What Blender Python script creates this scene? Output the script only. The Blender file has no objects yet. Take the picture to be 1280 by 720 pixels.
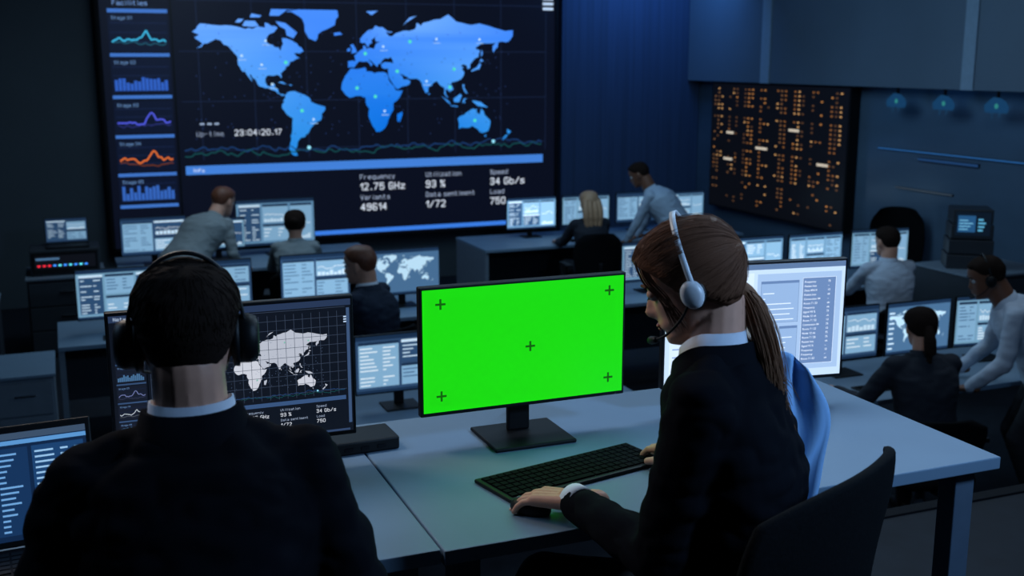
import bpy, math, random
import numpy as np
from mathutils import Vector, Matrix, noise
from mathutils.bvhtree import BVHTree
from mathutils.geometry import tessellate_polygon
random.seed(7)
scn=bpy.context.scene
COL=scn.collection
try:
    scn.view_settings.view_transform='Standard'
    scn.view_settings.look='None'
except Exception: pass

# ------------------------------------------------------------------ colour / materials
def lin(c):
    o=[]
    for v in c[:3]:
        v=max(0,v)/255.0
        o.append(v/12.92 if v<=0.04045 else ((v+0.055)/1.055)**2.4)
    return tuple(o)
MATS={}
def mat(name,col,rough=.6,metal=0.0,var=.12,scale=20.0,bump=0.0,stretch=None,spec=.5,sheen=0.0):
    if name in MATS: return MATS[name]
    m=bpy.data.materials.new(name); m.use_nodes=True
    nt=m.node_tree; b=nt.nodes['Principled BSDF']
    c=lin(col)
    tc=nt.nodes.new('ShaderNodeTexCoord'); mp=nt.nodes.new('ShaderNodeMapping')
    nt.links.new(tc.outputs['Object'],mp.inputs['Vector'])
    if stretch: mp.inputs['Scale'].default_value=stretch
    n=nt.nodes.new('ShaderNodeTexNoise'); n.inputs['Scale'].default_value=scale; n.inputs['Detail'].default_value=4
    nt.links.new(mp.outputs['Vector'],n.inputs['Vector'])
    r=nt.nodes.new('ShaderNodeValToRGB')
    r.color_ramp.elements[0].position=.3; r.color_ramp.elements[1].position=.7
    r.color_ramp.elements[0].color=(*[x*(1-var) for x in c],1)
    r.color_ramp.elements[1].color=(*[min(1,x*(1+var)) for x in c],1)
    nt.links.new(n.outputs['Fac'],r.inputs['Fac']); nt.links.new(r.outputs['Color'],b.inputs['Base Color'])
    b.inputs['Roughness'].default_value=rough; b.inputs['Metallic'].default_value=metal
    b.inputs['Specular IOR Level'].default_value=spec
    if sheen: b.inputs['Sheen Weight'].default_value=sheen
    if bump>0:
        bp=nt.nodes.new('ShaderNodeBump'); bp.inputs['Strength'].default_value=bump; bp.inputs['Distance'].default_value=.01
        nt.links.new(n.outputs['Fac'],bp.inputs['Height']); nt.links.new(bp.outputs['Normal'],b.inputs['Normal'])
    MATS[name]=m; return m
def glow_mat(name='screen_glow',strength=1.0):
    if name in MATS: return MATS[name]
    m=bpy.data.materials.new(name); m.use_nodes=True
    nt=m.node_tree; b=nt.nodes['Principled BSDF']
    a=nt.nodes.new('ShaderNodeAttribute'); a.attribute_name='Glow'
    b.inputs['Base Color'].default_value=(.004,.004,.006,1); b.inputs['Roughness'].default_value=.35
    b.inputs['Specular IOR Level'].default_value=.3
    nt.links.new(a.outputs['Color'],b.inputs['Emission Color']); b.inputs['Emission Strength'].default_value=strength
    MATS[name]=m; return m
GLOW=glow_mat()
M_BLACK=mat('black_plastic',(13,15,18),.5,var=.1,spec=.3)
M_DARK=mat('dark_plastic',(19,21,26),.65,spec=.15)
M_KEYS=mat('key_black',(10,11,14),.75,spec=.08)
M_GREY=mat('grey_metal',(70,78,88),.4,metal=.3)
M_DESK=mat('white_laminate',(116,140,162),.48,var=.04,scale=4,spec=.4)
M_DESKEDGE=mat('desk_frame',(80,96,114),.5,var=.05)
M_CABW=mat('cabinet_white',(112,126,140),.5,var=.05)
M_CABD=mat('cabinet_dark',(44,50,58),.5,var=.06)
M_CHAIR=mat('chair_fabric',(12,14,17),.9,var=.25,scale=180,bump=.1,spec=.1)
M_CHROME=mat('chrome',(150,155,160),.22,metal=1)
M_SKIN=mat('skin_light',(212,158,134),.5,var=.06,scale=30,spec=.35)
M_SKIN2=mat('skin_brown',(120,78,58),.5,var=.06,scale=30)
M_SHIRTW=mat('shirt_white',(215,222,235),.8,var=.05,scale=14,bump=.15)
M_LIP=mat('lip',(165,85,78),.45)
M_EYE=mat('eye_white',(190,190,190),.2,var=.02)

# ------------------------------------------------------------------ object helpers
def mesh_obj(name,V,F,material=None,parent=None,smooth=False,loc=None,rotz=0.0):
    me=bpy.data.meshes.new(name); me.from_pydata([tuple(v) for v in V],[],F); me.update()
    o=bpy.data.objects.new(name,me); COL.objects.link(o)
    if material:
        me.materials.append(material)
    if smooth: me.polygons.foreach_set('use_smooth',[True]*len(me.polygons))
    if parent: o.parent=parent
    if loc is not None: o.location=loc
    if rotz: o.rotation_euler=(0,0,rotz)
    return o
def bevel(o,w,seg=2):
    m=o.modifiers.new('bevel','BEVEL'); m.width=w; m.segments=seg; m.limit_method='ANGLE'; return o
def boxVF(x0,x1,y0,y1,z0,z1):
    V=[(x0,y0,z0),(x1,y0,z0),(x1,y1,z0),(x0,y1,z0),(x0,y0,z1),(x1,y0,z1),(x1,y1,z1),(x0,y1,z1)]
    F=[(0,3,2,1),(4,5,6,7),(0,1,5,4),(1,2,6,5),(2,3,7,6),(3,0,4,7)]
    return V,F
def box(name,x0,x1,y0,y1,z0,z1,m,parent=None,bev=.004):
    V,F=boxVF(x0,x1,y0,y1,z0,z1)
    o=mesh_obj(name,V,F,m,parent)
    if bev: bevel(o,bev)
    return o
def empty(name,loc,rotz,label,cat,group=None):
    e=bpy.data.objects.new(name,None); COL.objects.link(e); e.location=loc; e.rotation_euler=(0,0,rotz); e.empty_display_size=.1
    e['label']=label; e['category']=cat
    if group: e['group']=group
    return e
def struct(o): o['kind']='structure'; return o

class Acc:
    def __init__(s): s.V=[]; s.F=[]
    def add(s,V,F):
        n=len(s.V); s.V+= [tuple(v) for v in V]; s.F+=[tuple(i+n for i in f) for f in F]; return s
    def box(s,x0,x1,y0,y1,z0,z1): return s.add(*boxVF(x0,x1,y0,y1,z0,z1))
    def rings(s,rings,close=True):
        V=[];F=[];n=len(rings[0])
        for r in rings: V+=list(r)
        for i in range(len(rings)-1):
            for j in range(n):
                a=i*n+j;b=i*n+(j+1)%n;F.append((a,b,b+n,a+n))
        if close:
            c0=sum((Vector(v) for v in rings[0]),Vector())/n; c1=sum((Vector(v) for v in rings[-1]),Vector())/n
            V+=[c0,c1];k=len(V)-2;L=(len(rings)-1)*n
            for j in range(n):
                F.append((k,(j+1)%n,j)); F.append((k+1,L+j,L+(j+1)%n))
        return s.add(V,F)
    def cone(s,p,q,r1,r2,seg=16,cap=5):
        p=Vector(p);q=Vector(q);d=q-p
        if d.length<1e-6: d=Vector((0,0,1e-4))
        d.normalize(); a=d.orthogonal().normalized(); b=d.cross(a)
        R=[]
        for i in range(1,cap+1):
            t=-math.pi/2+math.pi/2*i/cap; R.append((p+d*(r1*math.sin(t)),r1*math.cos(t)))
        for i in range(0,cap):
            t=math.pi/2*i/cap; R.append((q+d*(r2*math.sin(t)),r2*math.cos(t)))
        return s.rings([[c+(a*math.cos(2*math.pi*j/seg)+b*math.sin(2*math.pi*j/seg))*r for j in range(seg)] for c,r in R])
    def ell(s,c,rx,ry,rz,M=None,seg=20,lev=12):
        c=Vector(c);R=[]
        for i in range(1,lev):
            t=-math.pi/2+math.pi*i/lev;R.append([])
            for j in range(seg):
                a=2*math.pi*j/seg; v=Vector((rx*math.cos(t)*math.cos(a),ry*math.cos(t)*math.sin(a),rz*math.sin(t)))
                if M: v=M@v
                R[-1].append(c+v)
        return s.rings(R)
    def tube(s,pts,rad,seg=10):
        pts=[Vector(p) for p in pts]
        if not isinstance(rad,(list,tuple)): rad=[rad]*len(pts)
        R=[];a=None
        for i,p in enumerate(pts):
            d=(pts[min(i+1,len(pts)-1)]-pts[max(i-1,0)]).normalized()
            if a is None: a=d.orthogonal().normalized()
            a=(a-d*a.dot(d)).normalized(); b=d.cross(a)
            R.append([p+(a*math.cos(2*math.pi*j/seg)+b*math.sin(2*math.pi*j/seg))*rad[i] for j in range(seg)])
        return s.rings(R)
    def cyl(s,p,q,r,r2=None,seg=24): return s.tube([p,q],[r,r if r2 is None else r2],seg)
    def obj(s,name,m,parent=None,smooth=False,**k): return mesh_obj(name,s.V,s.F,m,parent,smooth,**k)
def spline(pts,n=8):
    P=[Vector(p) for p in pts];out=[]
    for i in range(len(P)-1):
        p0=P[max(i-1,0)];p1=P[i];p2=P[i+1];p3=P[min(i+2,len(P)-1)]
        for k in range(n):
            t=k/n
            out.append(.5*((2*p1)+(p2-p0)*t+(2*p0-5*p1+4*p2-p3)*t*t+(3*p1-p0-3*p2+p3)*t**3))
    out.append(P[-1]); return out
def remesh(acc,voxel,smooth=3,fac=.5,folds=0.0,freq=9.0):
    me=bpy.data.meshes.new('tmp'); me.from_pydata(acc.V,[],acc.F); me.update()
    o=bpy.data.objects.new('tmp',me); COL.objects.link(o)
    r=o.modifiers.new('r','REMESH'); r.mode='VOXEL'; r.voxel_size=voxel; r.use_smooth_shade=True
    if smooth:
        s=o.modifiers.new('s','SMOOTH'); s.iterations=smooth; s.factor=fac
    dg=bpy.context.evaluated_depsgraph_get(); ev=o.evaluated_get(dg); m=ev.to_mesh()
    V=[]
    for v in m.vertices:
        c=v.co.copy()
        if folds:
            q=Vector((c.x*freq,c.y*freq,c.z*freq*1.7)); w=noise.noise(q)+.5*noise.noise(q*2.3)
            c+=v.normal*(folds*(abs(w)*2-.7))
        V.append(tuple(c))
    F=[tuple(p.vertices) for p in m.polygons]
    ev.to_mesh_clear(); bpy.data.objects.remove(o,do_unlink=True); bpy.data.meshes.remove(me)
    a=Acc(); a.V=V; a.F=F; return a

# ------------------------------------------------------------------ screen graphics
TXT={}
def text_mesh(s):
    if s in TXT: return TXT[s]
    cu=bpy.data.curves.new('t','FONT'); cu.body=s; cu.size=1; cu.resolution_u=2
    o=bpy.data.objects.new('t',cu); COL.objects.link(o)
    dg=bpy.context.evaluated_depsgraph_get(); m=o.evaluated_get(dg).to_mesh()
    V=[(v.co.x,v.co.y) for v in m.vertices]; F=[tuple(p.vertices) for p in m.polygons]
    bpy.data.objects.remove(o,do_unlink=True)
    TXT[s]=(V,F); return TXT[s]
STROKE={'F':"00 06 46|03 33",'U':"06 01 10 30 41 46",'I':"10 16",'D':"00 06 26 45 41 20 00",'G':"45 36 16 05 01 10 30 41 43 23",'H':"00 06|40 46|03 43",'L':"06 00 40",
'S':"45 36 16 05 04 13 33 42 41 30 10 01",'V':"06 20 46",'N':"00 06 40 46",'a':"04 34 43 40|42 12 01 10 40",'b':"06 00 30 41 43 34 04",'c':"43 34 14 03 01 10 30 41",'d':"46 40 10 01 03 14 44",
'e':"02 42 43 34 14 03 01 10 40",'f':"36 26 15 10|04 34",'g':"44 14 03 01 10 40|44 4a 3b 0b",'i':"10 14|15 16",'k':"06 00|44 12 40",'l':"16 11 20",'m':"00 04|03 14 23 20|23 34 43 40",
'n':"00 04|03 14 34 43 40",'o':"10 30 41 43 34 14 03 01 10",'p':"0b 04 34 43 41 30 00",'q':"4b 44 14 03 01 10 40",'r':"00 04|03 14 34",'s':"44 14 03 12 32 41 30 00",'t':"16 11 20 30|04 34",
'u':"04 01 10 30 41|44 40",'w':"04 10 23 30 44",'y':"04 20|44 1b",'z':"04 44 00 40",'0':"10 30 41 45 36 16 05 01 10",'1':"04 26 20",'2':"05 16 36 45 44 00 40",
'3':"05 16 36 45 44 33 13|33 42 41 30 10 01",'4':"30 36 02 42",'5':"46 06 03 34 43 41 30 10 01",'6':"45 36 16 05 01 10 30 41 42 33 13 02",'7':"06 46 10",
'8':"13 04 05 16 36 45 44 33 13 02 01 10 30 41 42 33",'9':"01 10 30 41 45 36 16 05 04 13 33 44",'%':"04 06 16 14 04|30 32 42 40 30|00 46",'/':"00 46",'.':"10 11",':':"11 12|14 15",'-':"03 33"}
class G:
    """flat graphics drawn in a screen's own plane: x to its side, y up, facing local -Y"""
    def __init__(s,e=.0004): s.V=[];s.F=[];s.C=[];s.e=e
    def poly(s,P,c,l=1):
        n=len(s.V); s.V+=[(p[0],-l*s.e,p[1]) for p in P]
        for t in tessellate_polygon([[Vector((p[0],p[1],0)) for p in P]]):
            s.F.append(tuple(n+i for i in t)); s.C.append(c)
    def rect(s,x0,y0,x1,y1,c,l=1):
        n=len(s.V); s.V+=[(x0,-l*s.e,y0),(x1,-l*s.e,y0),(x1,-l*s.e,y1),(x0,-l*s.e,y1)]
        s.F.append((n,n+1,n+2,n+3)); s.C.append(c)
    def frame(s,x0,y0,x1,y1,c,w,l=2):
        s.rect(x0,y0,x1,y0+w,c,l);s.rect(x0,y1-w,x1,y1,c,l);s.rect(x0,y0+w,x0+w,y1-w,c,l);s.rect(x1-w,y0+w,x1,y1-w,c,l)
    def line(s,pts,w,c,l=3,ext=0.0):
        for a,b in zip(pts[:-1],pts[1:]):
            dx,dy=b[0]-a[0],b[1]-a[1];L=math.hypot(dx,dy) or 1e-6;nx,ny=-dy/L*w/2,dx/L*w/2
            ex,ey=dx/L*w*ext,dy/L*w*ext
            a=(a[0]-ex,a[1]-ey);b=(b[0]+ex,b[1]+ey)
            n=len(s.V);s.V+=[(p[0],-l*s.e,p[1]) for p in ((a[0]-nx,a[1]-ny),(b[0]-nx,b[1]-ny),(b[0]+nx,b[1]+ny),(a[0]+nx,a[1]+ny))]
            s.F.append((n,n+1,n+2,n+3));s.C.append(c)
    def dot(s,x,y,r,c,l=4,k=8): s.poly([(x+r*math.cos(2*math.pi*i/k),y+r*math.sin(2*math.pi*i/k)) for i in range(k)],c,l)
    def text(s,t,x,y,size,c,l=4,center=False):
        V,F=text_mesh(t)
        if not V: return
        n=len(s.V); s.V+=[(x+v[0]*size,-l*s.e,y+v[1]*size) for v in V]
        for f in F: s.F.append(tuple(n+i for i in f)); s.C.append(c)
    def stext(s,t,x,y,size,c,l=4,bold=.10):
        u=size*.70/6
        for ch in t:
            if ch==' ': x+=u*3.2; continue
            gl=STROKE.get(ch)
            if gl is None: x+=u*4; continue
            nar=ch in 'il.:I1'
            for st in gl.split('|'):
                P=[]
                for q in st.split():
                    yy={'a':-1,'b':-2}.get(q[1]); yy=int(q[1]) if yy is None else yy
                    P.append((x+int(q[0])*u*.92,y+yy*u))
                s.line(P,size*bold,c,l,.42)
            x+=u*(3.6 if nar else 5.7)
    def obj(s,name,parent,loc=(0,0,0),gain=1.0):
        me=bpy.data.meshes.new(name); me.from_pydata(s.V,[],s.F); me.update()
        at=me.attributes.new('Glow','FLOAT_COLOR','CORNER'); arr=[]
        for p in me.polygons:
            cc=s.C[p.index]
            if callable(cc):
                for vi in p.vertices:
                    q=lin(cc(s.V[vi][0],s.V[vi][2])); arr+=[q[0]*gain,q[1]*gain,q[2]*gain,1.0]
                continue
            c=lin(cc); arr+= [c[0]*gain,c[1]*gain,c[2]*gain,1.0]*p.loop_total
        at.data.foreach_set('color',arr)
        me.materials.append(GLOW)
        o=bpy.data.objects.new(name,me); COL.objects.link(o); o.parent=parent; o.location=loc; return o

LAND=[
[(-168,66),(-162,70),(-156,71),(-140,70),(-128,70),(-115,68),(-108,68),(-95,69),(-95,72),(-88,70),(-82,69),(-86,66),(-94,62),(-94,59),(-88,57),(-82,55),(-80,52),(-79,55),(-77,58),(-78,62),(-70,61),(-65,59),(-61,56),(-56,52),(-60,50),(-66,50),(-60,46),(-66,44),(-70,43),(-71,41),(-75,38),(-76,35),(-81,31),(-80,26),(-82,29),(-85,30),(-90,29),(-95,29),(-97,26),(-97,22),(-95,18),(-91,18),(-88,21),(-87,18),(-88,16),(-84,15),(-84,11),(-81,9),(-77,8),(-80,7),(-85,10),(-88,13),(-94,16),(-100,17),(-105,20),(-106,23),(-110,27),(-113,31),(-111,26),(-110,23),(-112,25),(-115,29),(-117,33),(-121,35),(-124,40),(-124,47),(-128,51),(-133,56),(-140,60),(-148,60),(-153,58),(-160,55),(-165,54),(-158,58),(-162,60),(-166,62),(-161,64)],
[(-73,78),(-60,82),(-40,83),(-20,81),(-18,76),(-22,71),(-32,68),(-40,65),(-43,60),(-50,62),(-54,67),(-54,71),(-60,76)],
[(-84,73),(-74,72),(-68,69),(-62,66),(-66,62),(-73,64),(-74,68),(-80,70)],
[(-90,76),(-88,80),(-75,82.5),(-62,82),(-72,79),(-80,76)],[(-118,70),(-115,73),(-105,73),(-101,70),(-108,69.4)],[(-125,72),(-122,74),(-116,74),(-120,72)],[(-110,75),(-108,77),(-98,76),(-100,75)],
[(-77,8),(-72,12),(-62,10),(-52,5),(-50,0),(-44,-3),(-35,-6),(-35,-9),(-39,-14),(-40,-21),(-48,-26),(-53,-33),(-57,-36),(-57,-38),(-62,-39),(-65,-42),(-66,-46),(-69,-51),(-66,-55),(-72,-54),(-75,-49),(-73,-42),(-73,-37),(-71,-30),(-70,-18),(-76,-14),(-81,-6),(-80,-2),(-79,2),(-77,5)],
[(-6,36),(10,37),(11,33),(20,31),(25,32),(33,31),(35,27),(37,21),(43,12),(51,12),(48,5),(40,-3),(40,-11),(35,-20),(33,-26),(28,-33),(20,-35),(17,-30),(12,-18),(13,-9),(9,-1),(9,4),(4,6),(-4,5),(-8,4),(-13,8),(-17,14),(-16,21),(-13,27),(-10,31)],
[(44,-16),(50,-13),(50,-17),(47,-25),(44,-24)],
[(-9,37),(-9,43),(-1,43),(-2,48),(2,51),(8,54),(8,57),(11,56),(11,54),(20,54),(22,58),(29,60),(22,60),(21,63),(25,66),(17,61),(18,59),(13,55),(10,59),(5,59),(5,62),(14,68),(22,71),(30,70),(41,67),(33,67),(37,64),(44,66),(54,68),(66,69),(68,73),(73,71),(75,73),(88,75),(104,78),(113,74),(130,72),(140,73),(160,70),(180,69),(180,65),(177,62),(170,60),(163,60),(162,56),(157,51),(156,57),(163,61),(155,59),(143,59),(135,55),(141,53),(139,47),(132,43),(129,40),(129,36),(126,35),(125,39),(121,40),(118,38),(122,37),(119,35),(122,31),(120,26),(114,22),(108,21),(106,18),(109,12),(105,9),(101,13),(100,9),(103,3),(101,3),(98,8),(98,15),(94,17),(90,22),(86,20),(80,15),(80,10),(77,8),(73,17),(72,21),(67,25),(58,25),(56,27),(50,30),(48,30),(52,24),(57,24),(60,22),(55,17),(45,13),(39,21),(35,29),(35,36),(28,37),(27,40),(35,42),(41,41),(38,47),(32,46),(29,44),(27,41),(24,40),(23,37),(19,41),(13,45),(18,40),(16,38),(11,43),(4,43),(0,40),(-2,37)],
[(-5,50),(1,51),(0,54),(-3,58),(-6,57),(-4,54)],[(-10,52),(-6,52),(-6,55),(-9,54)],[(-23,64),(-14,65),(-17,66.5),(-23,66)],
[(130,32),(136,34),(140,35),(142,40),(140,41),(137,37),(131,34)],[(140,42),(145,43),(142,45.5)],[(142,47),(144,50),(143,54),(142,51)],
[(95,5),(104,-2),(106,-6),(101,-2)],[(109,1),(117,7),(119,5),(116,-3),(110,-3)],[(105,-6.5),(114,-7.5),(114,-8.8),(106,-7.5)],[(119,-5),(121,1),(125,1.5),(122,-1),(123,-5),(121,-3)],
[(131,-1),(141,-3),(150,-10),(143,-9),(138,-8),(133,-4)],[(120,18),(122,18),(122,14),(126,7),(123,8),(120,14)],
[(114,-22),(122,-18),(127,-14),(132,-11),(137,-12),(136,-15),(140,-18),(142,-11),(146,-19),(153,-26),(150,-37),(143,-39),(138,-35),(131,-31),(124,-33),(115,-34)],
[(173,-35),(178,-38),(175,-41),(173,-39)],[(172,-41),(174,-42),(168,-47),(167,-45)],[(145,-41),(148,-41),(147,-43.5)],[(80,9),(82,7),(80,6)],[(52,71),(56,73),(68,77),(60,76)],[(12,79),(25,80),(18,77)],[(-84,22),(-77,20),(-75,20),(-80,23)],[(-73,20),(-69,19),(-71,18)]]
def miller(la): return math.degrees(1.25*math.log(math.tan(math.pi/4+.4*math.radians(la))))
def world_map(g,x0,y0,sx,sy,c,c2,l=2,ymax=None,rough=0.0):
    r=random.Random(77)
    for i,P in enumerate(LAND):
        Q=[]
        if rough and len(P)>8:
            P2=[]
            for a,b in zip(P,P[1:]+P[:1]):
                P2.append(a)
                L=math.hypot(b[0]-a[0],b[1]-a[1])
                if L>4:
                    P2.append(((a[0]+b[0])/2+r.uniform(-rough,rough)*min(1,L/8),(a[1]+b[1])/2+r.uniform(-rough,rough)*min(1,L/8)))
            P=P2
        for k,(lo,la) in enumerate(P):
            y=y0+miller(la)*sy
            if ymax: y=min(y,ymax)
            Q.append((x0+lo*sx,y))
        g.poly(Q,c if i not in (8,23) else c2,l)
def wave(g,x0,x1,y,amp,c,w,n=40,seed=1,l=3,spike=0.0):
    r=random.Random(seed);P=[]
    v=0
    for i in range(n+1):
        v=v*.55+r.uniform(-1,1)*.6
        s=spike*math.exp(-((i/n-.62)/.08)**2)
        P.append((x0+(x1-x0)*i/n,y+amp*(v+s)))
    g.line(P,w,c,l)
def bars(g,x0,x1,y0,h,c,n=16,seed=2,l=3):
    r=random.Random(seed);w=(x1-x0)/n
    for i in range(n): g.rect(x0+i*w,y0,x0+i*w+w*.82,y0+h*(.45+.5*r.random()),c,l)
def command_ui(g,W,H,x0,y0,dim,land,land2,hi,seed=0,grad=None,small=False):
    """dashboard: column of charts, world map, strip and figures. reference size 5.33 x 3.15 (wall units)"""
    k=W/5.33
    X=lambda v:x0+v*k
    Y=lambda v:y0+v*k
    bl=(60,110,190)
    rows=[(2.15,2.55),(1.70,2.08),(1.27,1.62),(.85,1.2),(.5,.78)]
    g.stext("Facilities",X(.14),Y(2.64),.065*k,(120,160,220),4,.08); g.rect(X(.08),Y(2.56),X(.70),Y(2.60),bl,2)
    cols=[(60,180,225),(44,90,185),(80,90,225),(225,110,46),(50,96,180)]
    if small: cols=[(90,150,170),(70,110,150),(110,120,170),(180,190,200),(70,110,150)]; bl=(52,76,112)
    for i,(a,b) in enumerate(rows):
        g.rect(X(.08),Y(a),X(.70),Y(b),(10,18,40) if not small else (22,28,42),1)
        g.rect(X(.08),Y(a-.055),X(.70),Y(a-.018),bl,2)
        for t in range(3): g.rect(X(.1),Y(a+(b-a)*(.25+.25*t)),X(.68),Y(a+(b-a)*(.25+.25*t))+.004*k,(28,44,84),2)
        if i in (1,4): bars(g,X(.11),X(.67),Y(a+.03),.17*k,cols[i],14,seed+i)
        else:
            wave(g,X(.11),X(.67),Y(a+.12),.045*k,cols[i],.016*k,22,seed+i+3,3,2.2)
            wave(g,X(.11),X(.67),Y(a+.08),.03*k,tuple(v//2 for v in cols[i]),.010*k,18,seed+i+9,3)
        g.stext("Stage 0%d"%(i+1),X(.12),Y(b-.06),.045*k,(110,150,200),4,.08)
    g.rect(X(.725),Y(0),X(.745),Y(3.15),(2,3,5),3)
    ng=8 if not small else 22
    for i in range(ng): g.rect(X(1.0+i*4.8/ng) if not small else X(.8+i*4.4/ng),Y(.95),(X(1.0+i*4.8/ng) if not small else X(.8+i*4.4/ng))+(.008 if not small else .010)*k,Y(3.1 if not small else 2.95),dim,1 if not small else 3)
    nj=4 if not small else 10
    for j in range(nj): g.rect(X(.8),Y(1.05+j*2.2/nj),X(5.2),Y(1.05+j*2.2/nj)+(.008 if not small else .010)*k,dim,1 if not small else 3)
    if grad:
        land=lambda x,y:grad((x-x0)/k,(y-y0)/k); land2=land
    world_map(g,X(2.79),Y(1.585),.01095*k,.0100*k,land,land2,2,Y(2.62),1.3)
    r=random.Random(seed+5)
    spots=[(-100,40),(-75,42),(-120,48),(-60,-10),(-48,-20),(10,50),(30,56),(60,60),(90,62),(110,35),(78,22),(20,5),(30,-12),(134,-25),(-95,60),(105,15),(140,62),(0,15),(-90,20),(45,33)]
    for i,(lo,la) in enumerate(spots):
        x=X(2.79)+lo*.01095*k;y=Y(1.585)+miller(la)*.0100*k
        if not small:
            g.dot(x,y,(.021 if i%2 else .015)*k,(80,225,190) if i%2 else (190,225,255),4)
            if i%2==0: g.rect(x-.04*k,y-.05*k,x+.05*k,y-.040*k,(150,190,235),4)
        elif i%4==0: g.dot(x,y,.02*k,(120,190,170),4)
    for i in range(200):
        lo=r.uniform(-170,175);la=r.uniform(-40,70)
        x=X(2.79)+lo*.01095*k;y=Y(1.585)+miller(la)*.0100*k
        g.rect(x,y,x+.012*k,y+.010*k,tuple(int(v*1.7) for v in dim),4)
    for i in range(3): g.rect(X(.98+i*.08),Y(1.345),X(1.03+i*.08),Y(1.365),(150,170,200),3)
    g.stext("Up-time",X(.94),Y(1.22),.070*k,(150,165,190),4,.07); g.stext("23:04:20.17",X(1.36),Y(1.22),.086*k,hi,4,.085)
    wave(g,X(.8),X(5.15),Y(1.02),.045*k,(20,76,80),.012*k,120,seed+21,3)
    wave(g,X(.8),X(5.15),Y(1.06),.05*k,(26,60,110),.012*k,120,seed+22,3)
    g.dot(X(2.2),Y(1.06),.022*k,(150,230,255),4); g.dot(X(4.5),Y(1.07),.022*k,(150,230,255),4)
    sc=(64,124,210) if not small else (56,84,126)
    g.rect(X(.8),Y(.79),X(5.17),Y(.89),sc,2); g.stext("Info",X(.88),Y(.82),.055*k,(230,240,255),4,.08)
    g.rect(X(.8),Y(.02),X(5.25),Y(.07),(56,120,220) if not small else (50,70,104),2)
    for i in range(3): g.rect(X(5.16),Y(2.66+i*.06),X(5.30),Y(2.69+i*.06),(190,215,245),3)
    for xx,a,b,c,dd in [(2.80,"Frequency","12.75 GHz","Variants","49614"),(3.62,"Utilization","93 %","Data sentiment","1/72"),(4.46,"Speed","34 Gb/s","Load","750")]:
        g.stext(a,X(xx),Y(.665),.074*k,(170,186,214),4,.07); g.stext(b,X(xx),Y(.535),.110*k,hi,4,.088)
        g.stext(c,X(xx),Y(.42),.074*k,(170,186,214),4,.07); g.stext(dd,X(xx),Y(.29),.110*k,hi,4,.088)
def work_ui(g,w,h,x0,y0,seed,style=0):
    r=random.Random(seed)
    bg=[(96,140,176),(66,102,138),(112,156,186),(44,72,106)][style%4]
    hi=(195,222,242);dk=(24,46,74);md=(128,172,206)
    g.rect(x0,y0,x0+w,y0+h,bg,1)
    g.rect(x0,y0+h*.93,x0+w,y0+h,dk,2); g.rect(x0,y0,x0+w,y0+h*.05,dk,2)
    if style%4==1:
        world_map(g,x0+w*.46,y0+h*.45,w*.0026,w*.0024,(175,210,232),(175,210,232),3,y0+h*.9)
        for i in range(8): g.rect(x0+w*.02,y0+h*(.1+.1*i),x0+w*(.08+.05*r.random()),y0+h*(.1+.1*i)+h*.03,hi,3)
        return
    cells=[(.03,.10,.30,.90),(.33,.50,.66,.90),(.33,.10,.66,.46),(.69,.10,.97,.90)] if style%2==0 else [(.03,.10,.48,.90),(.51,.52,.97,.90),(.51,.10,.97,.48)]
    for ci,(a,b,c,d) in enumerate(cells):
        dark=r.random()<.35
        g.rect(x0+a*w,y0+b*h,x0+c*w,y0+d*h,(44,76,112) if dark else md,2)
        g.rect(x0+a*w,y0+(d-.05)*h,x0+c*w,y0+d*h,dk if not dark else hi,3)
        st=r.choice([.055,.075,.065]); n=int((d-b-.08)/st)
        if ci%2==0 or r.random()<.3:
            tc=hi if dark else (60,96,136) if r.random()<.5 else (225,240,250)
            for i in range(n):
                if r.random()<.12: continue
                yy=y0+(d-.12-st*i)*h
                g.rect(x0+(a+.015)*w,yy,x0+(a+.015+(c-a)*r.uniform(.15,.5))*w,yy+.020*h,tc,3)
                g.rect(x0+(a+(c-a)*.6)*w,yy,x0+(a+(c-a)*r.uniform(.66,.95))*w,yy+.020*h,tc,3)
        else:
            wave(g,x0+(a+.02)*w,x0+(c-.02)*w,y0+(b+d)/2*h,.06*h,(230,243,252),.007*w,12,seed+3,3)
            bars(g,x0+(a+.02)*w,x0+(c-.02)*w,y0+(b+.01)*h,.12*h,hi,7,seed,3)

# ------------------------------------------------------------------ monitor / laptop
def monitor(label,pos,yaw,w,h,zdesk,ui,group=None,bez=.007,big=False,gain=1.0,low=.09):
    root=empty('monitor',(pos[0],pos[1],zdesk),math.radians(yaw),label,'monitor',group)
    p=box('housing',-w/2-bez,w/2+bez,0,.022,low-bez*1.4,low+h+bez,M_BLACK,root,.003)
    p2=Acc().box(-w*.28,w*.28,.022,.045,low+h*.2,low+h*.75).obj('back_cover',M_DARK,root); bevel(p2,.006)
    g=G(.0005 if w<1 else .0015); ui(g); g.obj('screen',root,(0,-.0008,low),gain)
    a=Acc(); a.box(-.03,.03,.045,.060,.008,low+h*.55); n=a.obj('stand_neck',M_BLACK,root); bevel(n,.006)
    bw=.105 if w>.45 else .09
    b=Acc().box(-bw,bw,-.07,.11,0,.010).obj('stand_base',M_BLACK,root); bevel(b,.004,3)
    if big:
        Acc().cyl((w/2-.02,-.001,low-bez*.7),(w/2-.016,-.001,low-bez*.7),.0012,seg=6).obj('power_light',M_CHROME,root)
    return root
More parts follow.
